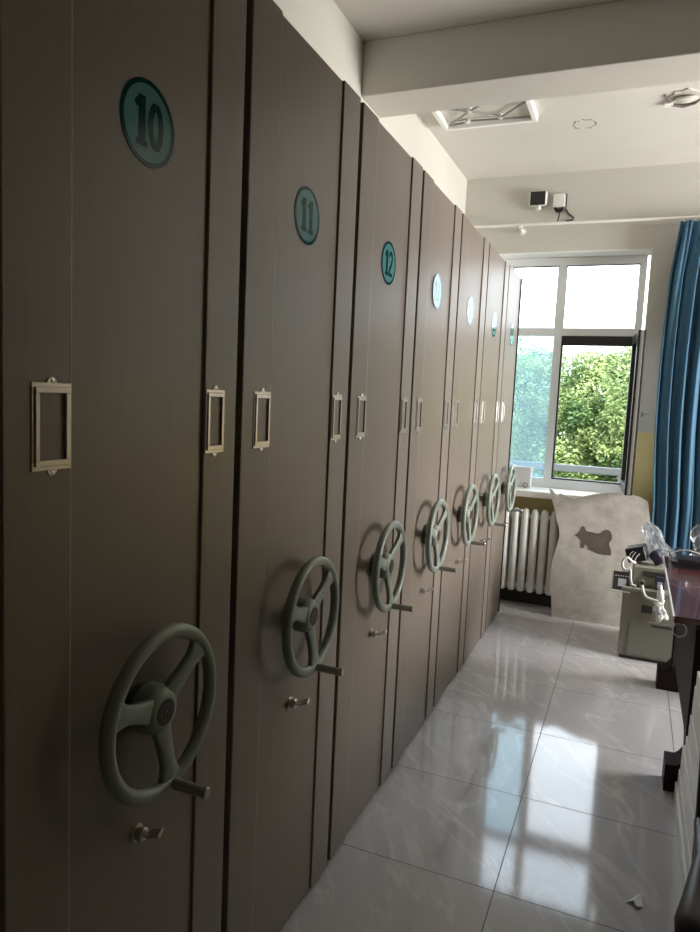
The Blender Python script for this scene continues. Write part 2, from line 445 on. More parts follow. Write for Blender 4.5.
def sticker(parent, text, yc, zc):
    R0 = .0745; x = -.0058
    bm = bmesh.new(); lathe(bm, [(0, R0), (.0008, R0)], (x, yc, zc), n=48)
    st = obj('number_sticker', bm, 'sticker', parent, 35)
    bm = bmesh.new()
    a = []
    for rr in (R0-.0085, R0):
        a.append([[bm.verts.new((x+dx, yc+rr*math.cos(2*PI*i/48), zc+rr*math.sin(2*PI*i/48))) for i in range(48)] for dx in (.0006, .0013)])
    for i in range(48):
        j = (i+1) % 48
        bm.faces.new((a[0][1][i], a[0][1][j], a[1][1][j], a[1][1][i])); bm.faces.new((a[0][0][i], a[0][0][j], a[0][1][j], a[0][1][i])); bm.faces.new((a[1][0][i], a[1][0][j], a[1][1][j], a[1][1][i]))
    obj('rim_ring', bm, 'sticker_dark', st, 35)
    hgt = .086; pitch = .037
    for k, chh in enumerate(text):
        bm = bmesh.new(); cy = yc+(k-(len(text)-1)/2)*pitch*1.08
        for iq, (pts, w) in enumerate(DIG[chh]):
            pts = [(cy+p[0]*hgt*.82, zc+p[1]*hgt) for p in pts]
            stroke(bm, pts, w*hgt, x+.0006, x+.0011+.00012*iq)
        obj('digit', bm, 'sticker_dark', st, None)
    return st

# ------------------------------------------------------------------ cabinets
def label_holder(name, parent, yc, zc, x, w=.080, h=.138):
    bm = bmesh.new()
    def ring(o, i, xa, xb, dz=0):
        (oy, oz), (iy, iz) = o, i
        for q in ((-oy, oy, iz, oz), (-oy, oy, -oz, -iz), (-oy, -iy, -iz, iz), (iy, oy, -iz, iz)):
            box(bm, xa, xb, yc+q[0], yc+q[1], zc+q[2], zc+q[3], .0009, 1)
    ring((w/2, h/2), (w/2-.013, h/2-.016), x, x+.0022)
    ring((w/2-.005, h/2-.007), (w/2-.0135, h/2-.0165), x+.002, x+.0052)
    for s_ in (1, -1):   # screw ears, half rings
        pts = []
        for i in range(13):
            a = PI*i/12; pts.append((math.cos(a)*.0095, math.sin(a)*.0095*s_))
        inner = [(q[0]*.42, q[1]*.42) for q in pts][::-1]
        prism(bm, pts+inner, lambda u, v_, k: (x+.0025*k, yc+u, zc+s_*(h/2-.001)+v_))
    o = obj(name, bm, 'satin_steel', parent)
    for s_ in (1, -1):
        bm = bmesh.new(); lathe(bm, [(0, .0040), (.002, .0038), (.0035, 0)], (x+.0006, yc, zc+s_*(h/2+.0035)), n=12)
        obj('screw', bm, 'chrome', o)
    return o

WZ, WXP, WR = .987, .056, .1555
def handwheel(parent, yc):
    bm = bmesh.new(); torus(bm, (WXP, yc, WZ), WR-.001, .0135, 64, 16, sx=1.0, wid=1.08)
    wheel = obj('handwheel', bm, 'wheel', parent, 60)
    for ang in (41, 161, 278):
        a = math.radians(ang); bm = bmesh.new()
        du = Vector((0, math.cos(a), math.sin(a))); dv = Vector((0, -math.sin(a), math.cos(a)))
        prof = [(.028, .026, .044, .012), (.05, .022, .047, .010), (.09, .018, .052, .009), (.115, .019, .055, .009), (.134, .026, WXP, .009), (.150, .042, WXP, .008)]
        rings = []
        for rr, hw, xx, th in prof:
            c_ = Vector((xx, yc, WZ))+du*rr
            ring = []
            for i in range(12):
                t = 2*PI*i/12
                ring.append(bm.verts.new(c_+dv*hw*math.copysign(abs(math.cos(t))**.6, math.cos(t))+Vector((1, 0, 0))*th*math.copysign(abs(math.sin(t))**.6, math.sin(t))))
            rings.append(ring)
        for A, B in zip(rings, rings[1:]):
            for i in range(12): bm.faces.new((A[i], A[(i+1) % 12], B[(i+1) % 12], B[i]))
        bm.faces.new(rings[0]); bm.faces.new(rings[-1])
        obj('spoke', bm, 'wheel', wheel, 50)
    bm = bmesh.new()
    lathe(bm, [(-.0055, .042), (.010, .042), (.012, .047), (.016, .049), (.038, .049), (.050, .046), (.058, .037), (.0605, .030), (.0605, 0)], (0, yc, WZ), n=40)
    obj('hub', bm, 'wheel', wheel, 40)
    bm = bmesh.new(); lathe(bm, [(-.0055, .0445), (.009, .0445)], (0, yc, WZ), n=40)
    obj('hub_collar', bm, 'wheel_dark', wheel, 40)
    bm = bmesh.new(); x = .0607
    lathe(bm, [(-.001, .0255), (.0008, .0255), (.0012, .024)], (x, yc, WZ), n=32, mi=0)
    lathe(bm, [(.0012, .0065), (.0018, .0060)], (x, yc, WZ), n=16, mi=2)
    for i in range(14):
        if i in (9, 10, 11): continue
        a = 2*PI*i/14; cy, cz = yc+.0155*math.cos(a), WZ+.0155*math.sin(a)
        box(bm, x+.0011, x+.0017, cy-.0016, cy+.0016, cz-.0022, cz+.0022, mi=1)
    for dy in (-.006, 0, .006): box(bm, x+.0011, x+.0017, yc+dy-.0018, yc+dy+.0018, WZ-.0175, WZ-.0145, mi=1)
    obj('emblem', bm, ['emblem', 'gold', 'red'], wheel, 40)
    a = math.radians(278); hy, hz = yc+WR*math.cos(a), WZ+WR*math.sin(a)
    bm = bmesh.new()
    lathe(bm, [(0, .0085), (.010, .0085), (.012, .0105), (.016, .0115), (.075, .0105), (.088, .0115), (.090, .0095), (.090, 0)], (WXP, hy, hz), n=20)
    obj('crank_handle', bm, 'handle_steel', wheel, 40)
    return wheel
def lock(parent, yc, zc, style):
    bm = bmesh.new()
    lathe(bm, [(-.0055, .0175), (-.002, .0175), (-.001, .014), (.014, .0135), (.016, .011), (.016, 0)], (0, yc, zc), n=24)
    lk = obj('lock', bm, 'chrome', parent, 40)
    bm = bmesh.new()
    m4 = Matrix.Translation((.014, yc, zc)) @ Matrix.Rotation(math.radians(-22), 4, 'Y') @ Matrix.Rotation(math.radians(style), 4, 'X')
    box(bm, 0, .012, -.0065, .0065, -.002, .002, .001, 1, mtx=m4)
    box(bm, .010, .042, -.010, .010, -.0018, .0018, .0012, 1, mtx=m4)
    box(bm, .038, .044, -.010, .010, -.004, .004, .0012, 1, mtx=m4)
    obj('key', bm, 'chrome', lk, 40)
    return lk
def cabinet(narrow=False, y0=0):
    W = S-G if not narrow else W16
    r_ = empty('shelving_cabinet', (0, y0, 0))
    mr = W-WS+.009 if not narrow else W-.012
    bm = bmesh.new(); box(bm, -.53, -.024, .004, W-.004, .035, H-.004, .002); obj('body', bm, 'cabinet', r_)
    bm = bmesh.new(); box(bm, -.52, -.05, .01, W-.01, 0, .035); obj('plinth', bm, 'rubber', r_, None)
    bm = bmesh.new(); box(bm, -.024, 0, 0, WS, .014, H, .0035, 3); obj('left_strip', bm, 'cabinet', r_)
    bm = bmesh.new(); box(bm, -.024, -.006, WS+.0008, mr-.0008, .014, H-.003, .001, 1); obj('end_panel', bm, 'cabinet', r_)
    bm = bmesh.new(); tube(bm, [(-.0035, WS, .016), (-.0035, WS, H-.006)], .0034, 10); obj('highlight_bead', bm, 'bead', r_, 60)  # added bead, its paler colour stands in for the groove highlight
    if not narrow:
        bm = bmesh.new(); box(bm, -.024, .0005, mr, W, .014, H, .0025, 3); obj('right_strip', bm, 'strip', r_)
        bm = bmesh.new(); box(bm, -.5, -.026, W-.004, W+.010, .05, H-.03, .003); obj('gap_seal', bm, 'rubber', r_)
    else:
        bm = bmesh.new(); box(bm, -.024, .002, mr, W, .014, H, .002, 2); obj('edge_seal', bm, 'rubber', r_)
    label_holder('label_holder', r_, .092, 1.537, 0)
    if not narrow: label_holder('label_holder', r_, mr+.038, 1.537, .0005, w=.072)
    handwheel(r_, .315)
    lock(r_, .315, .722, 25)
    return r_
proto = cabinet()
last = cabinet(True)
info = {
 9: ('brown grey metal archive cabinet at the far left edge, only its strip showing', ''),
 10: ('largest, nearest brown grey metal archive cabinet, with a round teal number 10 sticker', '10'),
 11: ('brown grey metal archive cabinet with a round teal number 11 sticker, right of number 10', '11'),
 12: ('brown grey metal archive cabinet with a round blue green number 12 sticker', '12'),
 13: ('metal archive cabinet with the larger white glaring oval sticker, just behind number 12', '13'),
 14: ('metal archive cabinet with the smaller white glaring sticker, third from the window', '14'),
 15: ('metal archive cabinet with a small dark sticker, last but one before the window', '15'),
 16: ('narrowest metal archive cabinet at the end of the row beside the window and radiator', '16')}
for i in range(10, 17):
    if i == 10: o = proto
    elif i == 16: o = last
    else: o = copy_tree(proto)
    o.location = (0, Y11+(i-11)*S, 0)
    tag(o, info[i][0], 'cabinet', 'numbered archive cabinets in a row')
for i in range(10, 17):
    o = [q for q in bpy.data.objects if q.type == 'EMPTY' and q.get('label') == info[i][0]][0]
    st_ = sticker(o, info[i][1], {10: .321, 11: .311, 12: .306, 16: .28}.get(i, .285), 2.076)
    if i == 13:      # small turn added so the sticker mirrors the bright window
        a_ = math.radians(1.1); c_ = Vector((0, .285, 0)); st_.rotation_euler.z = a_; st_.location = c_-Matrix.Rotation(a_, 3, 'Z') @ c_+Vector((.0016, 0, 0))

# ------------------------------------------------------------------ radiator
rad = empty('radiator', (0, 5.50, 0)); tag(rad, 'white column radiator under the window sill, partly behind the torn board', 'radiator')
n = 12; x = -.115
for k in range(n):
    bm = bmesh.new(); cx = x+k*.0735
    t = bmesh.new(); bmesh.ops.create_cube(t, size=1)
    t.free()
    # rounded fin: flattened tube with domed ends
    pts = [(cx, 0, z) for z in (.118, .122, .132, .15, .70, .745, .765, .778, .782)]
    rs = [.012, .022, .028, .031, .031, .029, .025, .016, .008]
    u = []
    for p, rr in zip(pts, rs):
        u.append([bm.verts.new((p[0]+rr*math.copysign(abs(math.cos(2*PI*j/20))**.75, math.cos(2*PI*j/20)), math.sin(2*PI*j/20)*rr*1.5, p[2])) for j in range(20)])
    for A, B in zip(u, u[1:]):
        for j in range(20): bm.faces.new((A[j], A[(j+1) % 20], B[(j+1) % 20], B[j]))
    bm.faces.new(u[0]); bm.faces.new(u[-1])
    obj('column', bm, 'radiator', rad, 50)
for z in (.17, .72):
    bm = bmesh.new(); tube(bm, [(x-.01, .005, z), (x+(n-1)*.0735+.01, .005, z)], .019, 12); obj('header_pipe', bm, 'radiator', rad)
for xx in (x+.037, x+(n-1.5)*.0735):
    bm = bmesh.new(); box(bm, xx-.012, xx+.012, .03, .0995, .60, .63); obj('wall_bracket', bm, 'radiator', rad, None)
    bm = bmesh.new(); box(bm, xx-.010, xx+.010, -.02, .02, 0, .16); obj('foot', bm, 'radiator', rad, None)

# ------------------------------------------------------------------ torn board leaning on the sill
out = [(.375, 0), (.362, .12), (.338, .31), (.345, .42), (.360, .50), (.380, .60), (.376, .66), (.348, .735), (.318, .84), (.272, .968), (.300, .952), (.343, .905),
       (.355, .935), (.372, .930), (.42, .910), (.473, .905), (.55, .935), (.645, .962), (.73, .972), (.816, .974), (.918, .962), (.975, .93), (1.0, .80), (1.015, .6), (1.02, .3), (1.015, 0)]
bm = bmesh.new()
yb, yt = 5.335, 5.446
def bf(u_, v_, k): return (u_, yb+(yt-yb)*v_/.97-.006*k , v_)
prism(bm, out, bf)
bmesh.ops.triangulate(bm, faces=[f for f in bm.faces if len(f.verts) > 4])
bd = obj('torn_board', bm, 'board', None, None)
tag(bd, 'torn grubby grey board with a dark patch, leaning on the sill beside the radiator', 'board')
patch = [(.487, .632), (.51, .645), (.527, .665), (.54, .706), (.555, .70), (.569, .672), (.61, .668), (.647, .663), (.67, .668), (.690, .690), (.715, .70), (.740, .688), (.752, .66), (.752, .631), (.736, .60), (.742, .58),
         (.755, .545), (.757, .513), (.70, .513), (.659, .516), (.63, .530), (.595, .538), (.59, .56), (.568, .575), (.562, .545), (.545, .54), (.538, .56), (.540, .60), (.515, .625)]
bm = bmesh.new(); prism(bm, patch, lambda u_, v_, k: Vector(bf(u_, v_, 1))+Vector((0, -.0022*k, 0))+Vector((0, -.001, 0)))
obj('bare_patch', bm, 'board_patch', bd, None)

# ------------------------------------------------------------------ curtain rod, curtain
rod = empty('curtain_rod', (0, 5.50, 2.945)); tag(rod, 'thin white curtain rod running along the wall above the window', 'curtain rod')
bm = bmesh.new(); tube(bm, [(XL, 0, .012), (XR, 0, -.012)], .0105, 12); obj('pole', bm, 'rod', rod, 50)
for xx in (-.085, 1.6, 4.0):
    bm = bmesh.new(); lathe(bm, [(0, .026), (.006, .026), (.010, .012), (.085, .010)], (xx, .10, -.018), axis=(0, -1, 0), n=20)
    tube(bm, [(xx-.012, 0, -.0), (xx+.012, 0, -.0)], .017, 14)
    obj('bracket', bm, 'rod', rod)
bm = bmesh.new(); NX, NZ = 260, 46
x0c, x1c, zt, zb = 0, 1.02, 2.915, .22
def ccoord(s_, t_):     # s along width 0..1, t down 0..1
    z = zt+(zb-zt)*t_
    left = 1.0-.03*math.sin(PI*min(1, t_*1.35))+.05*max(0, t_-.55)
    gather = max(0, 1-t_*7)
    wide = 1.0
    x_ = left+.02*gather+(s_**1.05)*wide
    ph = s_*2*PI*11+1.2*math.sin(s_*9)+.5*math.sin(t_*3+s_*20)
    amp = .036*(.55+.45*min(1, s_*9))*(1-.45*gather)
    y_ = 5.485-.0+amp*math.sin(ph-1.2)*(1+.25*math.sin(s_*31+t_*2)) + .014*math.sin(ph*2.3+t_*4)*(1-gather) + .012*gather*math.sin(s_*2*PI*34)
    x_ += .012*math.cos(ph)*(s_ > .01)*(1-gather*.5)
    return (x_, y_-.035, z)
g_ = [[bm.verts.new(ccoord(i/NX, j/NZ)) for i in range(NX+1)] for j in range(NZ+1)]
for j in range(NZ):
    for i in range(NX): bm.faces.new((g_[j][i], g_[j][i+1], g_[j+1][i+1], g_[j+1][i]))
cu = obj('curtain', bm, 'curtain', None, 80)
so = cu.modifiers.new('thick', 'SOLIDIFY'); so.thickness = .0016
tag(cu, 'blue pleated floor length curtain hanging right of the window', 'curtain')
for k in range(12):
    bm = bmesh.new(); xx = 1.03+k*.085
    torus(bm, (xx, 5.50, 2.944-.004), .0155, .0022, 18, 8)
    tube(bm, [(xx, 5.50, 2.928), (xx, 5.495, 2.905), (xx+.004, 5.47, 2.895)], .0016, 6)
    obj('curtain_ring', bm, 'rod', cu, 50)

# ------------------------------------------------------------------ wall devices
al = empty('wall_alarm', (.020, YF, 3.095)); tag(al, 'white wall device with a large black face, left of the small cream box', 'alarm')
bm = bmesh.new(); box(bm, -.068, .068, -.05, 0, .010, .125, .022, 4); obj('housing', bm, 'white_plastic', al)
bm = bmesh.new(); box(bm, -.056, .056, -.058, -.049, .014, .114, .004, 3); bmesh.ops.bevel(bm, geom=[e for e in bm.edges if abs(e.verts[0].co.y-e.verts[1].co.y) > .003], offset=.001, segments=1, affect='EDGES'); obj('black_face', bm, 'black_plastic', al)
bm = bmesh.new(); lathe(bm, [(0, .018), (.02, .020), (.034, .014), (.036, 0)], (0.005, -.028, .012), axis=(0, -.3, -1), n=18); obj('bracket', bm, 'white_plastic', al)
bx = empty('junction_box', (.175, YF, 3.10)); tag(bx, 'small cream wall box with dangling black cables above the window', 'junction box')
bm = bmesh.new(); box(bm, -.043, .043, -.045, 0, -.012, .088, .006, 2); obj('housing', bm, 'white_plastic', bx)
for pts_, rr_ in (([(-.035, -.01, .092), (.035, -.012, .092), (.052, -.014, .084), (.053, -.02, -.01), (.045, -.02, -.03)], .0045),
                 ([(-.03, -.03, -.016), (0, -.034, -.03), (.04, -.03, -.018), (.02, -.03, -.04), (-.01, -.03, -.045), (-.026, -.03, -.02)], .009),
                 ([(.012, -.03, -.03), (.006, -.03, -.09), (-.002, -.025, -.115)], .005),
                 ([(.05, -.01, -.02), (.075, -.01, -.06), (.115, -.01, -.09), (.11, -.01, -.105), (.06, -.01, -.108)], .0055)):
    bm = bmesh.new(); tube(bm, pts_, rr_, 8); obj('cable', bm, 'black_plastic', bx, 50)
hk = empty('wall_hook', (.885, YF, 1.56)); tag(hk, 'small metal hook on the wall between window sash and curtain', 'hook')
bm = bmesh.new(); box(bm, -.010, .010, -.004, 0, -.016, .016, .002, 2); obj('back_plate', bm, 'satin_steel', hk)
bm = bmesh.new(); tube(bm, [(0, -.003, .002), (.008, -.02, .0), (.03, -.028, .004), (.048, -.026, .008)], .0035, 8); obj('arm', bm, 'satin_steel', hk, 50)

# ------------------------------------------------------------------ ceiling things
cl = empty('ceiling_light', (-.14, 4.13, ZC)); tag(cl, 'square white ceiling light with crossed wires, half hidden by the beam', 'ceiling light')
bm = bmesh.new()
for q in ((-.29, .29, -.33, -.30), (-.29, .29, .30, .33), (-.29, -.26, -.30, .30), (.26, .29, -.30, .30)): box(bm, q[0], q[1], q[2], q[3], -.045, 0, .004)
obj('frame', bm, 'reveal', cl)
bm = bmesh.new(); box(bm, -.26, .26, -.30, .30, -.012, 0); obj('tray', bm, 'ceiling', cl, None)
for a_, b_ in (((-.25, .28), (-.08, .10)), ((-.25, .0), (-.08, .10)), ((-.08, .10), (.08, .24)), ((-.08, .10), (.10, -.05)), ((.08, .24), (.25, .06)), ((-.25, .28), (-.13, .26)), ((-.10, .24), (.25, .28))):
    bm = bmesh.new(); tube(bm, [(a_[0], a_[1], -.030), (b_[0], b_[1], -.030)], .006, 8); obj('wire', bm, 'sash_grey', cl, 50)
for px, py in ((-.08, .10), (.08, .24), (-.13, .26), (.10, -.05)):
    bm = bmesh.new(); lathe(bm, [(0, .014), (.022, .016), (.026, .010), (.026, 0)], (px, py, -.012), axis=(0, 0, -1), n=16); obj('clip', bm, 'white_plastic', cl)
# ring scar where a lamp once hung
sr = bmesh.new()
for i in range(26):
    a0 = 2*PI*i/26; a1 = 2*PI*(i+.8)/26; rr = .066+.006*math.sin(i*2.1)
    if i % 5 == 3 or i in (6, 7): continue
    tube(sr, [(rr*math.cos(a0), rr*1.1*math.sin(a0), -.001), (rr*math.cos(a1), rr*1.1*math.sin(a1), -.001)], .0022, 6)
o = obj('ceiling_scar', sr, 'crack', None, None, (.40, 4.69, ZC)); tag(o, 'faint ring shaped scar in the ceiling plaster left of the broken patch', 'ceiling mark')
dm = empty('ceiling_mount', (.95, 4.44, ZC)); tag(dm, 'broken plaster around an old ceiling mount at the upper right', 'ceiling mount')
bm = bmesh.new()
pts = [(math.cos(2*PI*i/22)*(.085+.018*math.sin(i*2.7)+.01*math.cos(i*5.1)), math.sin(2*PI*i/22)*(.11+.016*math.sin(i*1.9))) for i in range(22)]
prism(bm, pts, lambda u_, v_, k: (u_, v_, -.006*k)); obj('plaster_rim', bm, 'plaster', dm, None)
bm = bmesh.new(); lathe(bm, [(.004, .058), (.016, .062), (.020, .045), (.03, .03), (.03, 0)], (.01, .0, 0), axis=(0, .25, -1), n=22); obj('mount_plate', bm, 'ceiling', dm)
bm = bmesh.new(); tube(bm, [(-.10, -.07, -.004), (-.06, .06, -.014), (0, .085, -.016), (.06, .07, -.012), (.09, .03, -.008)], [.004, .008, .011, .008, .003], 8); obj('torn_edge', bm, 'crack', dm, 50)
bm = bmesh.new(); box(bm, -.10, -.055, .02, .075, -.020, -.004, .004); obj('loose_flake', bm, 'reveal', dm)

# ------------------------------------------------------------------ copier on the floor
cp = empty('copier', (1.04, 4.92, 0)); tag(cp, 'beige office copier on the floor between the torn board and the desk', 'copier')
X0, X1, YA, YZ = -.183, .135, -.245, .245
bm = bmesh.new(); box(bm, X0, X1, YA, YZ, .02, .44, .008, 3)
obj('body', bm, 'copier', cp)
bm = bmesh.new(); box(bm, X0+.01, X1-.01, YA+.01, YZ-.01, 0, .022); obj('foot_plate', bm, 'copier_slot', cp, None)
bm = bmesh.new(); box(bm, X0+.052, X1-.004, YA-.007, YA+.002, .035, .262, .004, 2)
door = obj('paper_door', bm, 'copier_grey', cp)
bm = bmesh.new(); box(bm, .0, .12, YA-.011, YA-.006, .235, .25, .002, 1); obj('grip', bm, 'copier_slot', door)
bm = bmesh.new(); box(bm, -.065, -.0, YA-.003, YA+.004, .315, .365, .002, 1); obj('badge_recess', bm, 'copier_slot', cp)
bm = bmesh.new(); box(bm, X0-.01, X1+.01, YA-.012, YZ, .44, .468, .007, 3); obj('shoulder', bm, 'copier', cp)
bm = bmesh.new(); box(bm, X0+.05, X1, YA+.05, YZ-.02, .468, .60, .010, 3); obj('scanner_unit', bm, 'copier', cp)
bm = bmesh.new(); box(bm, X0+.11, X1-.01, YA+.046, YA+.052, .54, .575, .002); obj('exit_slot', bm, 'copier_slot', cp)
bm = bmesh.new()
mt = Matrix.Translation((-.198, YA+.055, .487)) @ Matrix.Rotation(math.radians(36), 4, 'X')
box(bm, -.058, .060, -.085, .085, -.012, .0, .003, 2, mtx=mt)
pn = obj('control_panel', bm, 'white_plastic', cp)
bm = bmesh.new(); box(bm, -.050, .058, -.074, .080, .0, .004, .001, 1, mtx=mt); obj('panel_face', bm, 'black_plastic', pn)
bm = bmesh.new(); box(bm, -.018, .03, -.048, .018, .004, .0065, .001, 1, mtx=mt); obj('panel_screen', bm, 'screen_grey', pn)
bm = bmesh.new()
for i in range(6): box(bm, -.038+i*.015, -.030+i*.015, .036, .046, .004, .006, .0008, 1, mtx=mt)
obj('button_row', bm, 'carton', pn)
bm = bmesh.new(); lathe(bm, [(0, .020), (.03, .020), (.033, .014), (.02, .012), (.02, 0)], (-.075, YA+.050, .50), axis=(0, -1, .0), n=20); obj('outlet', bm, 'copier_grey', cp)
ZT = .60
# black bag with printed side, purple bag
def blob(bm, c, r, seed, n=3, amp=.15, sq=(1, 1, 1), mi=0):
    t = bmesh.new(); bmesh.ops.create_icosphere(t, subdivisions=n, radius=1)
    rnd = random.Random(seed); ks = [(Vector((rnd.uniform(-3, 3), rnd.uniform(-3, 3), rnd.uniform(-3, 3))), rnd.uniform(0, 6)) for _ in range(6)]
    for v_ in t.verts:
        d_ = 1+amp*sum(math.sin(k.dot(v_.co)*1.6+p) for k, p in ks)/2.2
        v_.co = Vector((v_.co.x*r*sq[0]*d_+c[0], v_.co.y*r*sq[1]*d_+c[1], v_.co.z*r*sq[2]*d_+c[2]))
    return merge(bm, t, mi)
bg = empty('shopping_bag', (.925, 4.84, ZT)); tag(bg, 'small black bag with white print lying on top of the copier', 'bag')
bm = bmesh.new()
mt = Matrix.Translation((0, 0, .055)) @ Matrix.Rotation(math.radians(-10), 4, 'Z') @ Matrix.Rotation(math.radians(-18), 4, 'Y')
box(bm, -.055, .06, -.07, .07, -.042, .055, .012, 3, mtx=mt)
for v_ in bm.verts: v_.co += Vector((.004*math.sin(v_.co.y*60), .004*math.sin(v_.co.z*70), max(0, 0)))
obj('body', bm, 'bag_black', bg)
bm = bmesh.new()
for i, (a_, b_) in enumerate((((-.03, -.02), (.01, .022)), ((-.012, -.034), (.03, .01)), ((-.035, .005), (-.005, .03)))):
    tube(bm, [mt @ Vector((a_[0], -.0735, a_[1])), mt @ Vector(((a_[0]+b_[0])/2, -.0745, (a_[1]+b_[1])/2+.006)), mt @ Vector((b_[0], -.0735, b_[1]))], .0028, 6)
obj('print', bm, 'cable', bg, 50)
b2 = bmesh.new(); blob(b2, (0, 0, .054), .046, 4, 3, .16, (1.0, 1.1, 1.0)); o = obj('cloth_bundle', b2, 'bag_purple', None, 80, (1.045, 4.82, ZT)); tag(o, 'dark purple cloth bundle between black bag and clear plastic bag on the copier', 'bundle')
b3 = bmesh.new(); t_ = bmesh.new(); bmesh.ops.create_icosphere(t_, subdivisions=5, radius=1)
for v_ in t_.verts:
    q = v_.co.copy(); h = (q.z+1)/2
    wd = .075*(1-h)**.6+.020+.016*math.sin(h*9)
    ang = math.atan2(q.y, q.x); cr = 1+.16*math.sin(ang*5+h*6)+.10*math.sin(ang*9-h*13)
    rad_ = math.hypot(q.x, q.y)**.5
    v_.co = Vector((math.cos(ang)*wd*rad_*cr*1.0-.085*h**1.3+.03, math.sin(ang)*wd*rad_*cr*.7, h*.245+.004*math.sin(ang*7+h*30)))
merge(b3, t_, 0)
o = obj('plastic_bag', b3, 'film', None, 80, (1.035, 4.985, ZT+.004)); tag(o, 'translucent white plastic bag standing up on the back of the copier', 'plastic bag')
# cables
b4 = bmesh.new()
tube(b4, [(.915, 4.76, .612), (.895, 4.715, .628), (.872, 4.69, .655), (.850, 4.69, .650), (.838, 4.69, .62), (.846, 4.69, .585), (.866, 4.69, .570), (.885, 4.69, .590), (.893, 4.694, .565), (.895, 4.697, .52), (.905, 4.695, .482), (.93, 4.69, .4765)], .0085, 10)
o = obj('cable_loop', b4, 'cable', None, 60); tag(o, 'white cable looped over the left shoulder of the copier', 'cable')
b5 = bmesh.new()
tube(b5, [(.968, 4.655, .492), (.972, 4.62, .475), (.985, 4.61, .445), (1.0, 4.60, .435), (1.03, 4.59, .43), (1.06, 4.585, .425)], .0085, 10)
o = obj('power_lead', b5, 'cable', None, 60); tag(o, 'thick white lead coming out of the front of the copier', 'cable')
b6 = bmesh.new(); blob(b6, (0, 0, .05), .030, 3, 4, .38, (.7, .5, 1.6)); blob(b6, (.004, .0, -.01), .030, 8, 4, .4, (.9, .5, 1.2)); blob(b6, (.016, .0, -.068), .026, 5, 4, .42, (1.2, .5, 1.3))
o = obj('crumpled_tissue', b6, 'tissue', None, 80, (1.072, 4.643, .395)); tag(o, 'crumpled white tissue hanging between copier front and desk edge', 'tissue')
b7 = bmesh.new(); box(b7, -.028, .028, -.015, .015, 0, .085, .004)
o = obj('tape_box', b7, 'bag_purple', None, 35, (1.068, 4.70, .4685)); tag(o, 'small dark box with pale label on the right shoulder of the copier', 'box')
b7 = bmesh.new(); box(b7, -.014, .016, -.0165, -.0145, .018, .055); obj('label_patch', b7, 'screen_grey', o, None)

# ------------------------------------------------------------------ desk
dk = empty('desk', (1.45, 3.75, 0)); tag(dk, 'dark red lacquered wooden desk with pale edge at the right', 'desk')
ox, oy = -1.45, -3.75
bm = bmesh.new(); box(bm, 1.062+ox, 1.85+ox, 3.13+oy, 4.40+oy, .718, .75, .004); obj('desktop', bm, 'desk', dk)
bm = bmesh.new(); box(bm, 1.0555+ox, 1.0625+ox, 3.125+oy, 4.405+oy, .735, .7503, .002); obj('edge_trim', bm, 'desk_edge', dk)
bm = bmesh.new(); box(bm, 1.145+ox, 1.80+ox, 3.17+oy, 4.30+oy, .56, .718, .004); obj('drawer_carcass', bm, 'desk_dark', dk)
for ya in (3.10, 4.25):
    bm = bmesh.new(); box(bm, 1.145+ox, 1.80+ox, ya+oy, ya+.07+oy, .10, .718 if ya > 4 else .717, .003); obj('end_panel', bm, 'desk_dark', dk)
    # foot: block with a cove rising into the side rail, outline in the x-z plane
    pts = [(1.078, 0), (1.80, 0), (1.80, .16), (1.15, .16), (1.135, .135), (1.12, .120), (1.078, .118)]
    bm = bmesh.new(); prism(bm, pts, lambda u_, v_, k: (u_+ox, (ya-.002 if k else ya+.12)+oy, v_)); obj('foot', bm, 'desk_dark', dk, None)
# side apron between the two ends with coved lower edge (y-z outline)
pts = [(3.17, .56), (3.17, .12)]
pts += [(3.20+.10-.10*math.cos(math.radians(a)), .12+.0+.10*math.sin(math.radians(a))) for a in range(0, 91, 15)]
pts += [(4.18-.10+.10*math.sin(math.radians(a)), .12+.10*math.cos(math.radians(a))) for a in range(0, 91, 15)]
pts += [(4.25, .12), (4.25, .56)]
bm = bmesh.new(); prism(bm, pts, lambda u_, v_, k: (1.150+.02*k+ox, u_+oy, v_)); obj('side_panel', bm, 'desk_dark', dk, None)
bm = bmesh.new(); tube(bm, [(1.088+.026*math.cos(a*PI/12), 3.145, .688+.029*math.sin(a*PI/12)) for a in range(4, 29)], .0032, 8)
tag(obj('cable_ring', bm, 'cable', None, 60), 'white cable loop hanging under the near corner of the desk', 'cable')
# things on the desk
cb = empty('clear_plastic_box', (1.29, 4.20, .75)); tag(cb, 'clear plastic box with rounded lid on the far end of the desk', 'plastic box')
bm = bmesh.new(); box(bm, -.21, .25, -.10, .10, 0, .075, .012, 3); obj('body', bm, 'film_clear', cb)
bm = bmesh.new()
tube(bm, [(-.21, -.10, .076), (-.17, -.10, .098), (-.13, -.10, .105), (-.06, -.10, .090), (-.04, -.10, .07), (-.03, -.10, .088), (.0, -.10, .095), (.25, -.10, .09)], .0035, 8)
obj('lid_edge', bm, 'cable', cb, 50)
bm = bmesh.new(); box(bm, -.17, .22, -.07, .07, .004, .045, .01); obj('contents', bm, 'bag_purple', cb)
b8 = bmesh.new(); blob(b8, (0, 0, .105), .085, 21, 4, .14, (.9, .4, 1.2))
o = obj('plastic_bag', b8, 'film_clear', None, 80, (1.27, 4.37, .765)); tag(o, 'clear crinkled plastic bag on the desk in front of the curtain', 'plastic bag')

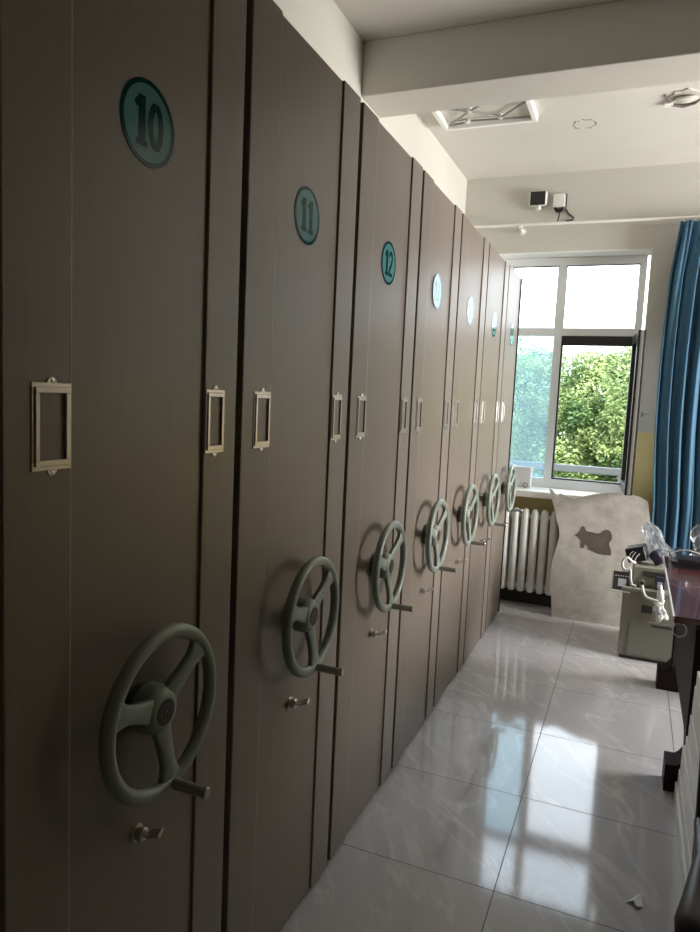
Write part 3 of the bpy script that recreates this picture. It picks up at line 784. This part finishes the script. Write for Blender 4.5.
# ------------------------------------------------------------------ stack of shelf panels in front of the desk
spec = [(1.120, 3.08, .0), (1.128, 3.07, .075), (1.132, 3.06, .15), (1.130, 3.03, .22), (1.134, 2.98, .29), (1.138, 2.95, .36), (1.134, 2.90, .43), (1.139, 2.91, .50), (1.137, 2.88, .57), (1.140, 2.87, .6)]
ords = ['lowest', 'second lowest', 'third lowest', 'fourth from the bottom', 'fifth from the bottom', 'fifth from the top', 'fourth from the top', 'third highest', 'second highest', 'topmost']
def shelf_panel():
    bm = bmesh.new()
    box(bm, 0, .42, -.9, 0, .044, .062, .003)
    box(bm, 0, .018, -.9, 0, 0, .050, .003); box(bm, .402, .42, -.9, 0, 0, .050, .003)
    return obj('shelf_panel', bm, 'panel_white')
sp = shelf_panel()
for i, (xx, ye, zz) in enumerate(spec):
    o = sp if i == 0 else sp.copy()
    if i: COL.objects.link(o)
    o.location = (xx, ye, i*.0622)
    tag(o, f'white metal shelf panel, {ords[i]} in the stack in front of the desk', 'shelf panel', 'white shelf panels stacked in front of the desk')

# ------------------------------------------------------------------ wooden armchair at the right edge
ch = empty('armchair', (1.32, 1.62, 0)); tag(ch, 'dark wooden armchair with rounded armrest at the lower right corner', 'chair')
AX = -.285
for s_ in (-1, 1):
    bm = bmesh.new()
    xx = s_*.262
    pts = [(xx+s_*.030, -.215, .575), (xx+s_*.030, -.205, .588), (xx+s_*.026, -.17, .594), (xx+s_*.014, -.10, .600), (xx-s_*.010, .05, .604), (xx-s_*.018, .20, .604)]
    tube(bm, pts, [.018, .030, .034, .028, .020, .018], 16, sq=.72); obj('armrest', bm, 'chair_wood', ch, 60)
    bm = bmesh.new(); tube(bm, [(s_*.255, -.17, 0), (s_*.258, -.17, .3), (s_*.262, -.14, .585)], [.016, .020, .019], 12); obj('front_leg', bm, 'chair_wood', ch, 60)
    bm = bmesh.new(); tube(bm, [(s_*.225, .23, 0), (s_*.235, .21, .42), (s_*.238, .23, .68), (s_*.245, .27, .96)], [.016, .020, .020, .016], 12); obj('back_post', bm, 'chair_wood', ch, 60)
bm = bmesh.new(); box(bm, -.245, .245, -.21, .20, .37, .405, .008); obj('seat_frame', bm, 'chair_wood', ch)
bm = bmesh.new(); box(bm, -.235, .235, -.20, .18, .405, .455, .02, 4); obj('seat', bm, 'chair_seat', ch)
bm = bmesh.new(); box(bm, -.24, .24, -.015, .015, -.22, .22, .008, 3, mtx=Matrix.Translation((0, .245, .72)) @ Matrix.Rotation(math.radians(-8), 4, 'X')); obj('backrest', bm, 'chair_seat', ch)

# paper scrap on the floor
bm = bmesh.new(); prism(bm, [(0, 0), (.045, .06), (.05, .0), (.03, -.022), (.02, .004)], lambda u_, v_, k: (.945+u_, 2.31+v_, .0005+.002*k+.012*abs(math.sin(u_*60))))
tag(obj('paper_scrap', bm, 'tissue', None, None), 'small white torn paper scrap on the floor tiles', 'paper')
# carton on the sill
ct = empty('carton', (.035, 5.72, .925)); tag(ct, 'small white open carton on the window sill behind the last handwheel', 'box')
bm = bmesh.new(); box(bm, -.065, .065, -.05, .05, 0, .165, .003); obj('body', bm, 'carton', ct)
bm = bmesh.new()
box(bm, 0, .08, -.05, .05, -.0015, .0015, mtx=Matrix.Translation((.065, 0, .165)) @ Matrix.Rotation(math.radians(-18), 4, 'Y'))
box(bm, -.05, 0, -.05, .05, -.0015, .0015, mtx=Matrix.Translation((-.065, 0, .165)) @ Matrix.Rotation(math.radians(25), 4, 'Y'))
obj('flap', bm, 'carton', ct, None)
bm = bmesh.new(); torus(bm, (0, 0, 0), .018, .003, 24, 8)
bmesh.ops.rotate(bm, verts=bm.verts[:], matrix=Matrix.Rotation(math.radians(75), 3, 'Z'), cent=(0, 0, 0))
o = obj('key_ring', bm, 'alu_and_shade', None, 50, (.065, 5.655, .9465)); tag(o, 'dark ring leaning on the small carton on the sill', 'ring')

# ------------------------------------------------------------------ outdoors
bm = bmesh.new(); box(bm, -30, 30, 5.95, 45, -.7, -.5); struct('trim_5', bm, 'ground')
bpy.data.objects['trim_5'].name = 'outdoor_ground'; bpy.data.objects['outdoor_ground']['kind'] = 'structure'
rl = empty('balcony_railing', (0, 7.5, -.5)); tag(rl, 'grey horizontal railing outside the window in front of the trees', 'railing')
bm = bmesh.new(); box(bm, -4, 6, -.03, .03, 1.41, 1.485, .01); obj('top_rail', bm, 'rail', rl)
bm = bmesh.new(); box(bm, -4, 6, -.015, .015, 1.30, 1.335, .005); obj('lower_rail', bm, 'rail', rl)
bm = bmesh.new(); box(bm, -4, 6, -.08, .08, 0, 1.24, .01); obj('parapet', bm, 'concrete', rl)
for xx in [-3.6+1.45*k for k in range(7)]:
    bm = bmesh.new(); box(bm, xx-.03, xx+.03, -.025, .025, 1.24, 1.41, .004); obj('post', bm, 'rail', rl)

def tree(loc, blobs, seed, label, nleaf, size, trunk_h):
    rnd = random.Random(seed); t = empty('leafy_tree', loc); tag(t, label, 'tree', 'trees outside the window')
    bm = bmesh.new(); tube(bm, [(0, 0, 0), (.05, 0, trunk_h*.5), (0, .05, trunk_h), (.05, 0, trunk_h+.8)], [.16, .13, .10, .05], 10)
    for k in range(9):
        a = rnd.uniform(0, 2*PI); h = trunk_h*rnd.uniform(.6, 1.1); l = rnd.uniform(.8, 1.8)
        tube(bm, [(0, 0, h), (math.cos(a)*l*.5, math.sin(a)*l*.5, h+.3), (math.cos(a)*l, math.sin(a)*l, h+rnd.uniform(.3, .9))], [.06, .04, .015], 6)
    obj('trunk', bm, 'bark', t, 60)
    vs, fs = [], []
    tot = sum(b_[3]**2 for b_ in blobs)
    for bx_, by_, bz_, br in blobs:
        n_ = int(nleaf*br*br/tot)
        # sub clumps on the surface of each crown mass
        subs = []
        for _ in range(int(26*br*br)+8):
            d_ = Vector((rnd.gauss(0, 1), rnd.gauss(0, 1), rnd.gauss(0, 1))).normalized()*br*rnd.uniform(.55, 1)
            subs.append((Vector((bx_, by_, bz_))+d_, rnd.uniform(.16, .36)*min(1.2, br)))
        for _ in range(n_):
            c_, sr_ = rnd.choice(subs)
            d_ = Vector((rnd.gauss(0, 1), rnd.gauss(0, 1), rnd.gauss(0, 1))).normalized()*sr_*rnd.uniform(.7, 1.1)
            p = c_+d_
            u_ = Vector((rnd.uniform(-1, 1), rnd.uniform(-1, 1), rnd.uniform(-.9, .3))).normalized()
            nn = (d_.normalized()+Vector((0, 0, .8))+Vector((rnd.uniform(-.6, .6), rnd.uniform(-.6, .6), 0))).normalized()
            w_ = nn.cross(u_).normalized(); ll = size*rnd.uniform(.7, 1.4)
            i0 = len(vs); vs += [p-u_*ll*.5, p+w_*ll*.24+nn*ll*.05, p+u_*ll*.6, p-w_*ll*.24+nn*ll*.05]; fs.append((i0, i0+1, i0+2, i0+3))
    me = bpy.data.meshes.new('foliage'); me.from_pydata([tuple(v_) for v_ in vs], [], fs); me.materials.append(M['leaves'])
    o = bpy.data.objects.new('foliage', me); COL.objects.link(o); o.parent = t
    return t
tree((1.0, 10.3, -.5), [(0, 0, 2.1, 1.0), (-.8, .1, 1.7, .8), (.8, .0, 1.8, .9), (-.3, -.5, 1.1, .8), (.6, -.4, .9, .8), (1.4, 0, 1.3, .9), (-1.3, -.1, 1.0, .8), (.0, -.6, 2.0, .6), (-.6, .3, 2.3, .7), (.2, .3, 2.45, .6), (.8, .3, 2.4, .65), (-1.2, .1, 2.1, .8)], 1,
     'bushy bright green tree seen through the open casement', 100000, .055, 1.3)
tree((-2.2, 13.6, -.5), [(0, 0, 2.2, 1.2), (1.2, 0, 2.3, 1.0), (-1.1, 0, 2.1, 1.1), (.3, -.3, 1.3, 1.2), (-1.4, -.2, 1.2, 1.1), (1.6, -.1, 1.4, 1.1)], 2,
     'pale green tree seen through the hazy lower left pane', 70000, .065, 1.3)
tree((4.4, 14.5, -.5), [(-1.6, 0, 2.6, 1.2), (-2.2, .2, 1.6, 1.2), (0, 0, 2.7, 1.2), (-1.0, 0, 1.5, 1.1), (1.1, 0, 1.7, 1.1), (.2, -.4, 1.0, 1.0)], 3,
     'green tree standing further right outside, mostly hidden by the open sash', 60000, .08, 1.4)

# ------------------------------------------------------------------ light
w = bpy.data.worlds.new('World'); sc.world = w; w.use_nodes = True
nt = w.node_tree; bgn = nt.nodes['Background']
tc = nt.nodes.new('ShaderNodeTexCoord'); sp_ = nt.nodes.new('ShaderNodeSeparateXYZ'); nt.links.new(tc.outputs['Generated'], sp_.inputs[0])
rp = nt.nodes.new('ShaderNodeValToRGB'); rp.color_ramp.elements[0].position = 0; rp.color_ramp.elements[0].color = (.86, .94, 1, 1)
rp.color_ramp.elements[1].position = .6; rp.color_ramp.elements[1].color = (.80, .90, 1, 1)
nt.links.new(sp_.outputs['Z'], rp.inputs['Fac']); nt.links.new(rp.outputs['Color'], bgn.inputs['Color'])
bgn.inputs['Strength'].default_value = 3.3
def light(name, kind, loc, energy, rot=None, col=(1, 1, 1), **kw):
    l = bpy.data.lights.new(name, kind); l.energy = energy; l.color = col
    for k, v_ in kw.items():
        if k != 'portal': setattr(l, k, v_)
    o = bpy.data.objects.new(name, l); COL.objects.link(o); o.location = loc
    if rot: o.rotation_euler = rot
    if kw.get('portal'): l.cycles.is_portal = True
    return o
light('sun', 'SUN', (0, 0, 10), 4.5, (math.radians(42), 0, math.radians(20)), (1, .94, .82), angle=.02)
# window portals guide the sky light indoors
light('window_portal', 'AREA', (.29, 5.88, 1.87), 1, (-PI/2, 0, 0), shape='RECTANGLE', size=1.1, size_y=1.85, portal=True)

light('added_side_fill', 'AREA', (XR+.05, 4.35, 1.87), 84, (0, PI/2, 0), (1, .965, .92), spread=math.radians(140), shape='RECTANGLE', size=1.8, size_y=1.6)  # added fill from out of view, brightens the far half of the room

# ------------------------------------------------------------------ camera
cd = bpy.data.cameras.new('camera'); cam = bpy.data.objects.new('camera', cd); COL.objects.link(cam)
fpx, yaw, pitch, roll = 690.557, -.388856, -.102942, .04538
cd.sensor_fit = 'HORIZONTAL'; cd.sensor_width = 36; cd.lens = fpx/700*36; cd.clip_start = .02
f = Vector((math.sin(yaw)*math.cos(pitch), math.cos(yaw)*math.cos(pitch), math.sin(pitch)))
r0 = Vector((math.cos(yaw), -math.sin(yaw), 0)); u0 = r0.cross(f)
r = r0*math.cos(roll)+u0*math.sin(roll); u = -r0*math.sin(roll)+u0*math.cos(roll)
cam.matrix_world = Matrix(((r.x, u.x, -f.x, CAM[0]), (r.y, u.y, -f.y, CAM[1]), (r.z, u.z, -f.z, CAM[2]), (0, 0, 0, 1)))
sc.camera = cam
sc.view_settings.view_transform = 'Standard'; sc.view_settings.look = 'None'
sc.view_settings.exposure = 1.02; sc.view_settings.gamma = 1
sc.view_settings.use_curve_mapping = False
